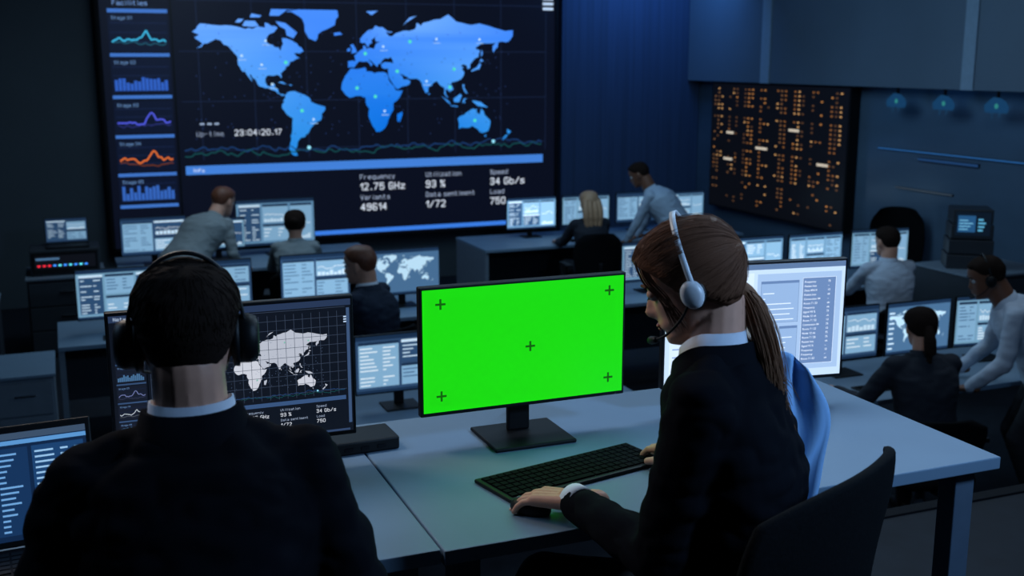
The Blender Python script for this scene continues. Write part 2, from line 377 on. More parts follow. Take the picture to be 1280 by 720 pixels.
def keyboard(label,pos,yaw,z,L=.43,D=.13,small=False,group=None):
    root=empty('keyboard',(pos[0],pos[1],z),math.radians(yaw),label,'keyboard',group)
    b=box('case',-L/2,L/2,-D/2,D/2,0,.009,M_BLACK,root,.003)
    a=Acc(); nx,ny=(22,6) if not small else (12,4)
    for j in range(ny):
        for i in range(nx):
            if (not small) and j==0 and 5<i<12: continue
            x=-L/2+.01+(L-.02)*(i+.5)/nx; y=-D/2+.01+(D-.02)*(j+.5)/ny
            kw=(L-.02)/nx*.45; kd=(D-.02)/ny*.44
            n=len(a.V); a.V+=[(x-kw,y-kd,.009),(x+kw,y-kd,.009),(x+kw,y+kd,.009),(x-kw,y+kd,.009),(x-kw*.88,y-kd*.88,.0125),(x+kw*.88,y-kd*.88,.0125),(x+kw*.88,y+kd*.88,.0125),(x-kw*.88,y+kd*.88,.0125)]
            a.F+=[tuple(n+q for q in f) for f in ((4,5,6,7),(0,1,5,4),(1,2,6,5),(2,3,7,6),(3,0,4,7))]
    if not small:
        y=-D/2+.01+(D-.02)*.5/ny; a.box(-L/2+.01+(L-.02)*6.1/nx,-L/2+.01+(L-.02)*11.9/nx,y-.008,y+.008,.009,.0125)
    k=a.obj('keys',M_KEYS,root)
    return root
def laptop(label,pos,yaw,z,w,d,h,ui,open_deg=105,gain=1.0):
    root=empty('laptop',(pos[0],pos[1],z),math.radians(yaw),label,'laptop')
    box('base',-w/2,w/2,-d,0,0,.018,M_DARK,root,.004)
    a=Acc()
    for j in range(5):
        for i in range(13):
            x=-w*.44+w*.88*(i+.5)/13;y=-d*.5+d*.4*(j+.5)/5
            a.box(x-w*.028,x+w*.028,y-d*.03,y+d*.03,.018,.0205)
    a.obj('keys',M_BLACK,root)
    lid=box('lid',-w/2,w/2,0,.012,0,h,M_BLACK,root,.003); lid.location=(0,.002,.018); lid.rotation_euler=(-math.radians(open_deg-90),0,0)
    g=G(.0004); ui(g); s=g.obj('screen',lid,(0,-.0008,.012),gain)
    return root

# ------------------------------------------------------------------ office chair
def chair(label,pos,yaw,seat=.46,top=.95,w=.48,m=None,group=None,z0=0,arms=True,square=1.0,curve=.075):
    m=m or M_CHAIR
    root=empty('office_chair',(pos[0],pos[1],z0),math.radians(yaw),label,'chair',group)
    R=[]
    for z,s in ((seat-.075,.80),(seat-.065,.95),(seat-.04,1.0),(seat-.015,.98),(seat,.86)):
        ring=[]
        for j in range(32):
            a=2*math.pi*j/32; c,q=math.cos(a),math.sin(a)
            ring.append((w/2*s*math.copysign(abs(c)**.5,c),w/2*s*math.copysign(abs(q)**.5,q)+.01,z-.02*(max(0,q)**3)))
        R.append(ring)
    Acc().rings(R).obj('seat',m,root,True)
    nx,nz=18,16; z1=seat+.10; V=[];F=[]
    for side in (0,1):
        for k in range(nz+1):
            t=k/nz; z=z1+(top-z1)*t
            hw=w/2*(.80+.24*math.sin(math.pi*min(1,t*.8+.1)))*(1-.25*max(0,t-.85)/.15)
            if square<1: hw=w/2*(.86+.16*t)*(1-.16*(max(0,t-.75)/.25)**2)
            for i in range(nx+1):
                u=-1+2*i/nx
                y=-.235-.045*t+curve*abs(u)**2.2+(.028*math.sin(math.pi*t) if t<.6 else .028*math.sin(math.pi*.6)*(1-(t-.6)))*.6
                V.append((u*hw,y-(.03 if side and square==1 else .020 if side else 0),z-(.02 if square==1 else .035)*abs(u)**3*(1 if t>.8 else t/.8 if square<1 else 0)))
    n=(nx+1)*(nz+1)
    for k in range(nz):
        for i in range(nx):
            a=k*(nx+1)+i; F.append((a,a+nx+1,a+nx+2,a+1)); F.append((n+a,n+a+1,n+a+nx+2,n+a+nx+1))
    for i in range(nx):
        F.append((i,i+1,n+i+1,n+i)); a=nz*(nx+1)+i; F.append((a,n+a,n+a+1,a+1))
    for k in range(nz):
        a=k*(nx+1); F.append((a,n+a,n+a+nx+1,a+nx+1)); a=a+nx; F.append((a,a+nx+1,n+a+nx+1,n+a))
    b=mesh_obj('backrest',V,F,m,root,True); bevel(b,.008,2)
    Acc().tube(spline([(0,-.06,seat-.09),(0,-.22,seat-.08),(0,-.285,seat+.06),(0,-.285,seat+.22)],5),.022).obj('back_bracket',M_DARK,root,True)
    Acc().cyl((0,0,.10),(0,0,seat-.07),.028).obj('gas_column',M_GREY,root,True)
    a=Acc()
    for i in range(5):
        t=2*math.pi*i/5+.3; a.tube([(0,0,.11),(.15*math.cos(t),.15*math.sin(t),.10),(.29*math.cos(t),.29*math.sin(t),.07)],[.03,.022,.014],8)
    a.obj('star_base',M_DARK,root,True)
    for i in range(5):
        t=2*math.pi*i/5+.3; x,y=.29*math.cos(t),.29*math.sin(t)
        c=Acc(); c.cyl((x-.012*math.sin(t)*1.6,y+.012*math.cos(t)*1.6,.03),(x+.012*math.sin(t)*1.6,y-.012*math.cos(t)*1.6,.03),.03,seg=16); c.cyl((x,y,.04),(x,y,.075),.008,seg=8); c.obj('caster',M_BLACK,root,True)
    if arms:
        for sx in (-1,1):
            x=sx*(w/2+.03); c=Acc(); c.tube(spline([(sx*.15,-.02,seat-.07),(x,-.02,seat-.06),(x,-.03,seat+.06),(x,-.03,seat+.17)],5),.014,8)
            c.box(x-.035,x+.035,-.14,.12,seat+.165,seat+.19); q=c.obj('armrest',M_BLACK,root); bevel(q,.006)
    return root

# ------------------------------------------------------------------ people
HZ=[-.115,-.105,-.09,-.08,-.07,-.06,-.05,-.04,-.02,0,.015,.04,.07,.09,.105,.115]
HF=[.066,.084,.085,.080,.086,.087,.083,.083,.084,.081,.089,.091,.080,.062,.036,.002]
BZ=[-.115,-.09,-.06,-.03,0,.03,.06,.09,.105,.115]
HB=[.0,-.03,-.068,-.086,-.096,-.099,-.091,-.070,-.044,-.002]
WZ=[-.115,-.105,-.09,-.06,-.03,0,.03,.06,.09,.105,.115]
HWD=[.018,.032,.047,.060,.068,.073,.076,.073,.057,.036,.003]
def head_grid(NL,NA,offs=None):
    R=[]
    for i in range(1,NL):
        z=-.115+.23*(1-math.cos(math.pi*i/NL))/2
        yf=float(np.interp(z,HZ,HF));yb=float(np.interp(z,BZ,HB));hw=float(np.interp(z,WZ,HWD))
        yc=(yf+yb)/2;ry=(yf-yb)/2;ring=[]
        for j in range(NA):
            a=2*math.pi*j/NA;s,c=math.sin(a),math.cos(a)
            x=hw*math.copysign(abs(s)**.9,s);y=yc+ry*c
            zz=z
            if offs is None and c>0:
                nz=float(np.interp(z,[-.056,-.050,-.043,-.034,-.018,0,.012],[0,.012,.023,.026,.016,.007,0]))
                y+=nz*math.exp(-(x/(.013 if z<-.03 else .009))**2)
                y-=.009*math.exp(-((abs(x)-.031)/.014)**2-((z+.001)/.011)**2)
                y+=.005*math.exp(-(x/.022)**2-((z+.067)/.0065)**2)-.003*math.exp(-(x/.024)**2-((z+.0665)/.0016)**2)
                y+=.003*math.exp(-((abs(x)-.042)/.018)**2-((z+.03)/.02)**2)
            p=Vector((x,y,zz))
            if offs is not None:
                n=Vector((x/(hw+.01)**2,(y-yc)/(ry+.01)**2,z/.115**2*.9)).normalized(); p=p+n*offs(x,y,z)
            ring.append(p)
        R.append(ring)
    return R
def hairline(y): return float(np.interp(y,[-.1,-.06,-.03,0,.015,.04,.06,.1],[-.072,-.055,-.02,.012,.018,.035,.062,.072]))
def tiedline(y): return float(np.interp(y,[-.1,-.05,-.01,.02,.05,.1],[-.085,-.07,-.03,-.012,.03,.070]))
def head_acc(NL,NA,s):
    a=Acc().rings(head_grid(NL,NA))
    for sx in (-1,1):
        M=Matrix.Rotation(math.radians(-22*sx),3,'Z')@Matrix.Rotation(math.radians(12),3,'X')
        a.ell((sx*.077,-.008,-.005),.007,.017,.031,M)
        a.ell((sx*.074,.0,-.03),.007,.010,.012)
    return a
def xf(acc,M):
    a=Acc(); a.V=[tuple(M@Vector(v)) for v in acc.V]; a.F=list(acc.F); return a
def ik(S,W,l1,l2,pole):
    S=Vector(S);W=Vector(W);d=W-S;L=d.length
    if L>(l1+l2)*.999:
        k=L/((l1+l2)*.999); l1*=k;l2*=k
    a=(l1*l1-l2*l2+L*L)/(2*L);h=math.sqrt(max(0,l1*l1-a*a));u=d.normalized()
    p=Vector(pole);p=(p-u*p.dot(u)).normalized()
    return S+u*a+p*h
def hand_acc(w,d,n,side,curl=25,s=1.0,spread=1.0):
    w=Vector(w);d=Vector(d).normalized();n=Vector(n);n=(n-d*n.dot(d)).normalized();lat=d.cross(n)*side
    a=Acc()
    P=lambda u,v,q:w+(d*u+lat*v+n*q)*s
    a.cone(P(-.05,0,0),P(.015,0,0),.026*s,.024*s)
    for v in (-.026,-.009,.009,.026):
        a.cone(P(.01,v*.7,0),P(.086-abs(v)*.2,v,.002),.0155*s,.0125*s,12,4)
    a.cone(P(.02,.018,-.008),P(.055,.028,-.008),.018*s,.012*s,12,4)
    for v,L,r in ((.030,.070,.0088),(.010,.080,.009),(-.011,.074,.0086),(-.030,.056,.0078)):
        p=P(.084-abs(v)*.2,v*1.02,.002);ang=math.radians(curl*.45);segs=(.45,.31,.24);fan=v*.9*spread
        rr=r
        for k,f in enumerate(segs):
            dd=(d*math.cos(ang)-n*math.sin(ang)+lat*fan).normalized(); q=p+dd*(L*f*s)
            a.cone(p,q,rr*s,rr*.92*s,12,4); p=q; rr*=.93; ang+=math.radians(curl)*(1.0 if k==0 else .7)
    p=P(.018,.028,-.010)
    q=P(.048,.056,-.016); a.cone(p,q,.0135*s,.0105*s,12,4); r=P(.078,.066,-.020); a.cone(q,r,.0102*s,.0085*s,12,4)
    return a
def person(label,pos,yaw,hip,neck,head,hrot=(0,0,0),arms=None,legs=None,top=None,pants=None,hair=None,skin=None,shirt=None,
           style='short',vox=.011,sw=.165,wk=1.0,hs=1.0,world=False,curl=28,hdirs=None,jacket=True,fine=False,eyes=True,belly=1.0,drop=.05,coll=1.0,nk=1.0,lapel=1.0):
    root_l=Matrix.Translation(Vector(pos))@Matrix.Rotation(math.radians(yaw),4,'Z'); inv=root_l.inverted()
    T=(lambda p:inv@Vector(p)) if world else (lambda p:Vector(p))
    skin=skin or M_SKIN
    hip=Vector(hip);N=T(neck);Hc=T(head)
    up=(N-hip).normalized();Rt=Vector((1,0,0));Rt=(Rt-up*Rt.dot(up)).normalized();Fw=up.cross(Rt)
    L=(N-hip).length
    prof=[(-.24,.10,.08),(-.2,.145,.115),(-.1,.175,.13),(.05,.172,.128),(.2,.158,.115),(.4,.150,.112),(.6,.165,.122),(.76,.175,.116),(.86,.160,.10),(.93,.115,.083),(1.0,.070,.062),(1.05,.050,.050)]
    def torso(infl,s0=-1,s1=2,flare=0):
        R=[]
        for s,w,d in prof:
            if s<s0 or s>s1: continue
            c=hip+up*(L*s)-Fw*(.035*math.sin(math.pi*max(0,min(1,s)))**1.5*.6); w=w*wk+infl; d=d*wk*belly+infl
            if s<.3: w+=flare*(.3-s)*.2; d+=flare*(.3-s)*.2
            R.append([c+Rt*(w*math.copysign(abs(math.cos(2*math.pi*j/28))**.85,math.cos(2*math.pi*j/28)))+Fw*(d*math.copysign(abs(math.sin(2*math.pi*j/28))**.9,math.sin(2*math.pi*j/28))) for j in range(28)])
        return R
    sh={'L':N-Rt*sw-up*drop,'R':N+Rt*sw-up*drop}
    arms=arms or {}
    J={}
    for k,sx in (('L',-1),('R',1)):
        e,w=arms.get(k,(None,(sx*.2,.35,.78)))
        w=T(w) if (world and k in arms) else Vector(w)
        if e is None: e=ik(sh[k],w,.285,.255,Vector((sx*.5,-.5,-1)))
        else: e=T(e) if world else Vector(e)
        J[k]=(sh[k],Vector(e),w)
    LG={}
    for k,sx in (('L',-1),('R',1)):
        hj=hip+Vector((sx*.09,0,-.02))
        if legs and k in legs: kn,an=legs[k]; kn=Vector(kn) if kn else None; an=Vector(an)
        elif hip.z<.75: kn=Vector((sx*.13,.42,hip.z-.04)); an=Vector((sx*.12,.40,.09))
        else: kn=None; an=Vector((sx*.11,-.02,.09))
        if kn is None: kn=ik(hj,an,.43,.42,Vector((0,1,0)))
        LG[k]=(hj,kn,an)
    def limbs(a,infl,do='al',sleeve_end=1.0):
        if 'a' in do:
            for k in 'LR':
                S,E,W=J[k]; S0=N-up*(drop*.95)+(S-N)*.25
                a.cone(S0,S,.062+infl*.6,.054+infl*.8)
                a.cone(N-up*.002,S+up*.002,.034+infl*.3,.044+infl*.8)
                a.cone(S,E,.052+infl*.9,.041+infl); a.cone(E,E.lerp(W,sleeve_end),.042+infl,.028+infl*.95)
        if 'l' in do:
            for k in 'LR':
                h,kn,an=LG[k]; a.cone(h,kn,.086+infl,.058+infl);a.cone(kn,an,.060+infl,.038+infl)
    b=Acc().rings(torso(-.012)); limbs(b,-.006)
    for k in 'LR':
        an=LG[k][2]; b.cone(an,an+Vector((0,.0,-.05)),.034,.030); b.cone(an+Vector((0,-.03,-.055)),an+Vector((0,.13,-.06)),.030,.024)
    body=remesh(b,vox,3)
    HM=Matrix.Translation(Hc)@Matrix.Rotation(math.radians(hrot[1]),4,'Z')@Matrix.Rotation(math.radians(hrot[0]),4,'X')@Matrix.Rotation(math.radians(hrot[2]),4,'Y')@Matrix.Scale(hs,4)
    ha=xf(head_acc(64 if fine else 26,96 if fine else 36,hs),HM)
    nb=HM@Vector((0,-.035,-.055)); ha.cone(N-up*.05,N.lerp(nb,.45),.058*wk*nk,.055*wk*nk); ha.cone(N.lerp(nb,.4),nb,.056*wk*nk,.054*wk*nk)
    body.add(*(lambda q:(q.V,q.F))(remesh(ha,.0035 if fine else .008,2 if fine else 1,.4)))
    for k,sx in (('L',-1),('R',1)):
        S,E,W=J[k]
        if hdirs and k in hdirs: d=inv.to_3x3()@Vector(hdirs[k]) if world else Vector(hdirs[k])
        else: d=(W-E); d.z=min(d.z*.15,-.02); 
        h=hand_acc(W,d,(0,0,1),-1 if k=='R' else 1,curl)
        h=remesh(h,.0026 if fine else .0045,2,.4); body.add(h.V,h.F)
    root=mesh_obj('person',body.V,body.F,skin,None,True,loc=pos,rotz=math.radians(yaw))
    root['label']=label; root['category']='person'
    t=Acc().rings(torso(.006,-1,.35)); limbs(t,.010,'l'); t=remesh(t,vox,3,folds=.004); t.obj('trousers',pants,root,True)
    for k in 'LR':
        an=LG[k][2]; a=Acc(); a.cone(an+Vector((0,-.035,-.055)),an+Vector((0,.04,-.050)),.036,.040);a.cone(an+Vector((0,.04,-.052)),an+Vector((0,.15,-.062)),.040,.028); a.cone(an,an+Vector((0,-.01,-.05)),.040,.040)
        q=remesh(a,.008,2); 
        q.V=[(v[0],v[1],max(v[2],0.0)) for v in q.V]; q.obj('shoe',M_BLACK,root,True)
    j=Acc().rings(torso(.013,-.3,1.01,.10 if jacket else 0.05)); limbs(j,.011,'a',.93)
    j=remesh(j,vox*.8,4,folds=(.007 if fine else .0055) if jacket else .0055,freq=8 if jacket else 7); j.obj('jacket' if jacket else 'shirt',top,root,True)
    def band(r0,r1,h0,h1,th,name,m,dip=.028,mid=None):
        R=[];n=40
        ax=(nb-N).normalized(); ax=(up*.5+ax*.5).normalized(); fw=(Fw-ax*Fw.dot(ax)).normalized(); rt=fw.cross(ax)
        prof=[(r0,h0)]+([mid] if mid else [])+[(r1,h1),(r1-th,h1)]+([(mid[0]-th,mid[1])] if mid else [])+[(r0-th,h0),(r0,h0)]
        for (r,h) in prof:
            ring=[]
            for i in range(n):
                a=2*math.pi*i/n; f=max(0,math.sin(a))
                ring.append(N+rt*(r*math.cos(a))+fw*(r*1.0*math.sin(a)+.004)+ax*(h-dip*f*f))
            R.append(ring)
        Acc().rings(R,False).obj(name,m,root,True)
    if shirt: band(.066*wk*nk+.006,.060*wk*nk+.004,-.01,.046+.012*coll,.004,'shirt_collar',shirt,.028+.02*max(0,coll))
    elif not jacket: band(.064*wk+.006,.060*wk+.004,-.02,.040,.006,'shirt_collar',top,.04)
    if jacket:
        if lapel: band(.125*wk*nk,.069*wk*nk+.007,-.062,.030,.008,'jacket_collar',top,.04,(.088*wk*nk+.008,-.025))
        else: band(.083*wk*nk+.008,.070*wk*nk+.008,-.045,.030,.008,'jacket_collar',top,.04)
    if shirt and jacket:
        for k in 'LR':
            S,E,W=J[k]; Acc().cyl(E.lerp(W,.90),E.lerp(W,1.02),.036,.034).obj('shirt_cuff',shirt,root,True)
    NL,NA=(60,80) if fine else (26,36)
    lump=0 if fine else .002
    def off(x,y,z):
        hl=hairline(y)
        if style=='long': hl=min(hl,.07 if y>.05 else -.11 if y<0.0 else hl)
        if style=='tied': hl=min(hl,tiedline(y))
        t=max(0,min(1,(z-hl)/.012)); 
        v=(.011 if style=='short' else .015)+lump*math.sin(x*90+y*55)*math.sin(z*70+y*40)
        if style=='short':
            v=v*(.08+.92*min(1,max(0,(z-hl)/.085))) if z<.03 else v
            return -.004*(1-t)+v*t if z>hl-.02 else -.01
        return -.010*(1-t)+v*t
    h=Acc().rings(head_grid(NL,NA,off))
    if fine:
        bv=BVHTree.FromPolygons([Vector(v) for v in h.V],h.F); C=Vector((0,-.005,.012)); r=random.Random(5)
        def surf(d,o):
            d=d.normalized(); hit=bv.ray_cast(C+d*.3,-d)
            return (hit[0] if hit[0] is not None else C+d*.1)+d*o
        if style=='tied':
            tie=(Vector((0,-.107,.030))-C).normalized()
            for k in range(2000):
                a=math.radians(r.uniform(-158,158)); yy=.098*math.cos(a); zz=tiedline(yy)+.012+abs(r.gauss(0,.012)); s=Vector((.088*math.sin(a),yy,zz))
                d0=(s-C).normalized(); o=r.uniform(-.0005,.0007); pts=[]; jt=r.gauss(0,.04); an=d0.angle(tie); n=12
                fly=.004 if r.random()<.03 else 0
                for i in range(n+1):
                    t=i/n; d=(d0*math.sin((1-t)*an)+tie*math.sin(t*an))/max(1e-4,math.sin(an))
                    sd=d0.cross(tie); d=d+sd*(jt*math.sin(math.pi*t)); pts.append(surf(d,o+fly*math.sin(math.pi*t)))
                h.tube(pts,[.0003]+[.0007 if not fly else .0004]*(n-1)+[.0006],4)
            for sx in (-1,1):
                for k in range(30):
                    q=r.uniform(0,.022)
                    P=[(sx*.045,.085-q,.075),(sx*(.074-q*.2),.078-q,.035),(sx*(.080),.058-q,-.01),(sx*.077,.048-q+r.uniform(-.01,.01),-.045-r.uniform(0,.035))]
                    h.tube(spline(P,5),[.0008]*15+[.0003],4)
        else:
            crown=Vector((0.01,-.055,.11))-C; crown.normalize()
            for k in range(2600):
                a=r.uniform(0,2*math.pi); zc=r.uniform(-.75,1); q=math.sqrt(max(0,1-zc*zc)); d=Vector((q*math.sin(a),q*math.cos(a),zc))
                p=surf(d,0)
                if p.z<max(hairline(p.y)+.035,-.02): continue
                fl=(d-crown*.98); fl=(fl-d*fl.dot(d)); fl=fl.normalized() if fl.length>1e-3 else Vector((1,0,0))
                fl=(fl+Vector((r.gauss(0,.10),r.gauss(0,.10),r.gauss(0,.10)))).normalized(); pts=[]
                lo=p.z<.02; Ls=.035 if not lo else .012
                for i in range(5): pts.append(surf(d+fl*(Ls*i),.0001+(.00015 if not lo else .00005)*i))
                h.tube(pts,[.0004,.0005,.0005,.0004,.0002],3)
    h=xf(h,HM)
    if style=='bun': h.ell(HM@Vector((0,-.105,.02)),.04,.035,.038)
    if style=='long':
        for sx in (-.055,-.02,.02,.055): 
            P=[HM@Vector((sx,-.075,.03)),HM@Vector((sx*1.25,-.105,-.06)),HM@Vector((sx*1.2,-.11,-.16)),HM@Vector((sx,-.105,-.25))]
            h.tube(spline(P,5),[.035]*10+[.028]*3+[.02]*3,10)
    if style=='low': 
        P=[HM@Vector((0,-.09,-.0)),HM@Vector((0,-.12,-.05)),HM@Vector((0,-.125,-.12)),HM@Vector((0,-.11,-.19))]
        h.tube(spline(P,5),[.03]*6+[.034]*6+[.015]*4,10)
    h.obj('hair',hair,root,True)
    if eyes:
        for sx in (-1,1):
            e=Acc().ell((sx*.031,.072,-.001),.0125,.0125,.0125); xf(e,HM).obj('eye',M_EYE,root,True)
            e=Acc().ell((sx*.031,.0815,-.002),.006,.0045,.006); xf(e,HM).obj('iris',M_BLACK,root,True)
            if fine:
                e=Acc().ell((sx*.031,.0735,.0022),.0137,.0127,.0110); xf(e,HM).obj('eyelid',skin,root,True)
                P=[(sx*.020,.0845,-.004),(sx*.031,.0885,-.0065),(sx*.043,.0825,-.004)]
                xf(Acc().tube(spline(P,4),.0009,5),HM).obj('eyelash',M_BLACK,root,True)
            P=[(sx*.014,.0905,.018),(sx*.03,.0885,.0235),(sx*.047,.078,.018)]
            e=Acc().tube(spline(P,4),[.0015]+[.003]*7+[.001],6); xf(e,HM).obj('eyebrow',hair,root,True)
        e=Acc().ell((0,.0895,-.0635),.021,.0045,.0035); e.ell((0,.0885,-.0705),.018,.0045,.0042); xf(e,HM).obj('lips',M_LIP if skin==M_SKIN else skin,root,True)
    return root,root_l@HM
def headset(label,HM,m_band,m_cup,r_cup=.033,thick=.018,mic='L',grip=.086,bandw=.006,wide=.012,topz=.131,tone=None,by=-.012):
    root=bpy.data.objects.new('headset',None); COL.objects.link(root); root.matrix_world=HM; root.empty_display_size=.05
    root['label']=label; root['category']='headset'
    R=[];n=36
    for i in range(n+1):
        t=math.pi*i/n; x=(grip+.006)*math.cos(t); z=topz*math.sin(t) if 0<i<n else 0
        c=Vector((x,by,z)); o=Vector((math.cos(t)*.8,0,math.sin(t))).normalized()
        R.append([c+o*bandw/2+Vector((0,wide,0)),c+o*bandw/2-Vector((0,wide,0)),c-o*bandw/2-Vector((0,wide,0)),c-o*bandw/2+Vector((0,wide,0))])
    q=Acc().rings(R).obj('headband',m_band,root,True)
    for sx in (-1,1):
        c=Acc()
        prof=[(grip-.012,r_cup*.85),(grip-.010,r_cup),(grip+thick*.5,r_cup*1.02),(grip+thick,r_cup*.9),(grip+thick+.004,r_cup*.6)]
        c.rings([[Vector((sx*x,-.006+r*.9*math.cos(2*math.pi*j/28),-.014+r*math.sin(2*math.pi*j/28)*1.12)) for j in range(28)] for x,r in prof])
        c.obj('ear_cup',m_cup,root,True)
        c=Acc(); c.rings([[Vector((sx*x,-.006+r*.9*math.cos(2*math.pi*j/28),-.014+r*math.sin(2*math.pi*j/28)*1.12)) for j in range(28)] for x,r in [(grip-.016,r_cup*.7),(grip-.014,r_cup*1.12),(grip-.004,r_cup*1.15),(grip-.002,r_cup*.9)]]).obj('ear_pad',M_BLACK,root,True)
    s=-1 if mic=='L' else 1
    x=s*(grip+thick*.4)
    P=spline([(x,0,-.02),(x*.99,.028,-.050),(x*.80,.070,-.074),(x*.46,.105,-.082)],6)
    Acc().tube(P,.0028,8).obj('microphone_boom',M_BLACK,root,True)
    a=Acc(); a.cone(P[-3],P[-1]+Vector((-s*.006,.002,0)),.007,.0085,12,4); a.obj('microphone',M_BLACK,root,True)
    return root

# ------------------------------------------------------------------ ROOM
LF=-1.05; LD=-.30
M_FLOOR=mat('carpet_floor',(26,32,41),.6,var=.22,scale=9,bump=.1,spec=.3)
M_WALL=mat('wall_paint',(68,80,90),.8,var=.05,scale=2)
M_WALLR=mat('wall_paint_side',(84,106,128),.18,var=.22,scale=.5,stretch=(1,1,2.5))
M_WALLB=mat('wall_fabric_blue',(56,76,108),.85,var=.18,scale=4,stretch=(7,1,.12))
M_CEIL=mat('ceiling_paint',(30,34,40),.9,var=.05)
M_PANEL=mat('wall_panel_grey',(102,120,138),.5,var=.14,scale=.6)
a=Acc(); a.box(-4,8,-2.5,3.1,-1.2,0); a.box(-4,8,3.1,13.4,-1.2,LF)
struct(a.obj('floor',M_FLOOR))
struct(box('trim_1',-4,8,3.07,3.13,-.03,.008,M_DARK,bev=.003))
struct(box('wall_back',-4,8,13.25,13.4,LF,3.3,M_WALL,bev=0))
struct(box('wall_right',8.0,8.15,-2.5,13.4,LF,3.3,M_WALLR,bev=0))
struct(box('wall_left',-4.15,-4,-2.5,13.4,LF,3.3,M_WALL,bev=0))
struct(box('wall_front',-4,8,-2.65,-2.5,0,3.3,M_WALL,bev=0))
struct(box('ceiling',-4.15,8.15,-2.65,13.4,3.3,3.4,M_CEIL,bev=0))
struct(box('wall_back_panel',5.98,7.99,13.12,13.24,LF,3.29,M_WALLB,bev=0))
struct(box('wall_right_upper',7.80,7.99,2.0,13.1,1.37,3.29,M_PANEL,bev=.004))
M_BAND=mat('wall_panel_pale',(146,170,192),.5,var=.05)
for i,(y0,y1) in enumerate(((11.25,11.42),(8.05,8.2))):
    struct(box('trim_%d'%(i+2),7.782,7.80,y0,y1,1.37,3.29,M_BAND,bev=0))
struct(box('baseboard_right',7.97,7.999,3.13,13.1,LF,LF+.12,M_CABD,bev=0))

# ------------------------------------------------------------------ VIDEO WALL
vw=empty('video_wall',(3.185,13.05,-.42),0,'huge wall-mounted video screen showing a blue world map','screen')
box('housing',-2.72,2.72,.01,.19,-.02,3.22,M_BLACK,vw,.01)
g=G(.002)
g.rect(-2.665,0,2.665,3.15,(8,12,27),0)
def wgrad(u,v):
    t=max(0,min(1,(v-1.0)/1.4)); a=(16,120,218); b=(84,150,252)
    s=.5+.5*math.sin(u*2.6+v*1.9)
    return tuple(a[i]*(1-t)+b[i]*t+(-20+40*s)*(1,.8,.2)[i] for i in range(3))
command_ui(g,5.33,3.15,-2.665,0,(22,34,62),(92,140,228),(104,160,245),(225,235,250),11,wgrad)
g.obj('screen',vw,(0,.0,0),1.08)
f=Acc(); f.box(-2.70,-2.665,-.02,.01,-.02,3.2); f.box(2.665,2.70,-.02,.01,-.02,3.2); f.box(-2.70,2.70,-.02,.01,-.03,0); f.obj('frame',M_DARK,vw)
# ------------------------------------------------------------------ LED PANEL on the right side wall
lp=empty('led_display',(7.96,11.2,-.22),math.radians(-90),'dark display panel filled with columns of small amber lights','screen')
box('housing',-1.38,1.36,-.10,.03,0,1.585,M_BLACK,lp,.006)
g=G(.003); g.rect(-1.36,.02,1.34,1.565,(10,12,17),0)
r=random.Random(3)
pal=[(196,132,72),(150,98,54),(222,168,108),(104,72,48),(130,92,60)]
for grp in range(8):
    gx=-1.30+grp*.335
    for sub in range(3):
        x=gx+sub*.078
        base=r.choice([.85,.7,.5,.8,.35]); col=r.choice(pal)
        for k in range(30):
            if k%8==7: continue
            if r.random()<base*(.45 if k<8 else 1):
                z=.06+k*.0495; g.rect(x,z,x+.036,z+.018,col if r.random()<.8 else r.choice(pal),1)
for (x,z,w) in ((-1.05,.62,.2),(-1.0,.95,.16),(-.35,.80,.24),(.3,1.05,.2),(.85,.7,.2)): g.rect(x,z,x+w,z+.03,(225,214,196),2)
g.obj('screen',lp,(0,-.103,0),.78)
def streak_bar(y,z,a,b,c,h,lab):  # streak of reflected light on glass, imitated by a glowing line
    ls=empty('reflection_streak',(7.985,y,z),math.radians(-90),lab,'reflection','blue painted reflections')
    box('streak_bar',a,b,-.006,.014,-h*1.4,h*1.4,M_DARK,ls,0)
    g=G(.001); g.rect(a,-h,b,h,c,1); g.obj('streak_glow',ls,(0,-.007,0),1.0)
streak_bar(8.0,.74,-1.5,2.2,(38,92,152),.006,'thin glowing blue painted reflection along the grey wall')
streak_bar(8.0,.67,-.9,-.1,(28,60,102),.012,'short dim blue painted reflection on the grey wall')
streak_bar(8.0,.36,-1.2,-.4,(60,74,88),.005,'short pale painted reflection low on the grey wall')
for i,y in enumerate((9.05,8.4,7.75)):  # faint blue glass reflections, imitated by glowing flat shapes
    e=empty('wall_reflection',(7.79,y,1.23),math.radians(-90),'small glowing blue cloud-shaped painted reflection under the wall panel','sign','blue painted wall reflections')
    box('reflection_back',-.01,.01,0,.02,-.02,.14,M_DARK,e,0)
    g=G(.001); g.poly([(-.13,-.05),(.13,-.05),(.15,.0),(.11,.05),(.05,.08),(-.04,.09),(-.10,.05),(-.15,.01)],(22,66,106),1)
    g.dot(0,.01,.024,(50,140,136),2); g.rect(-.05,-.10,-.035,-.05,(26,66,100),1); g.rect(.035,-.09,.05,-.05,(26,66,100),1); g.obj('reflection_shape',e,(0,-.002,0),.8)

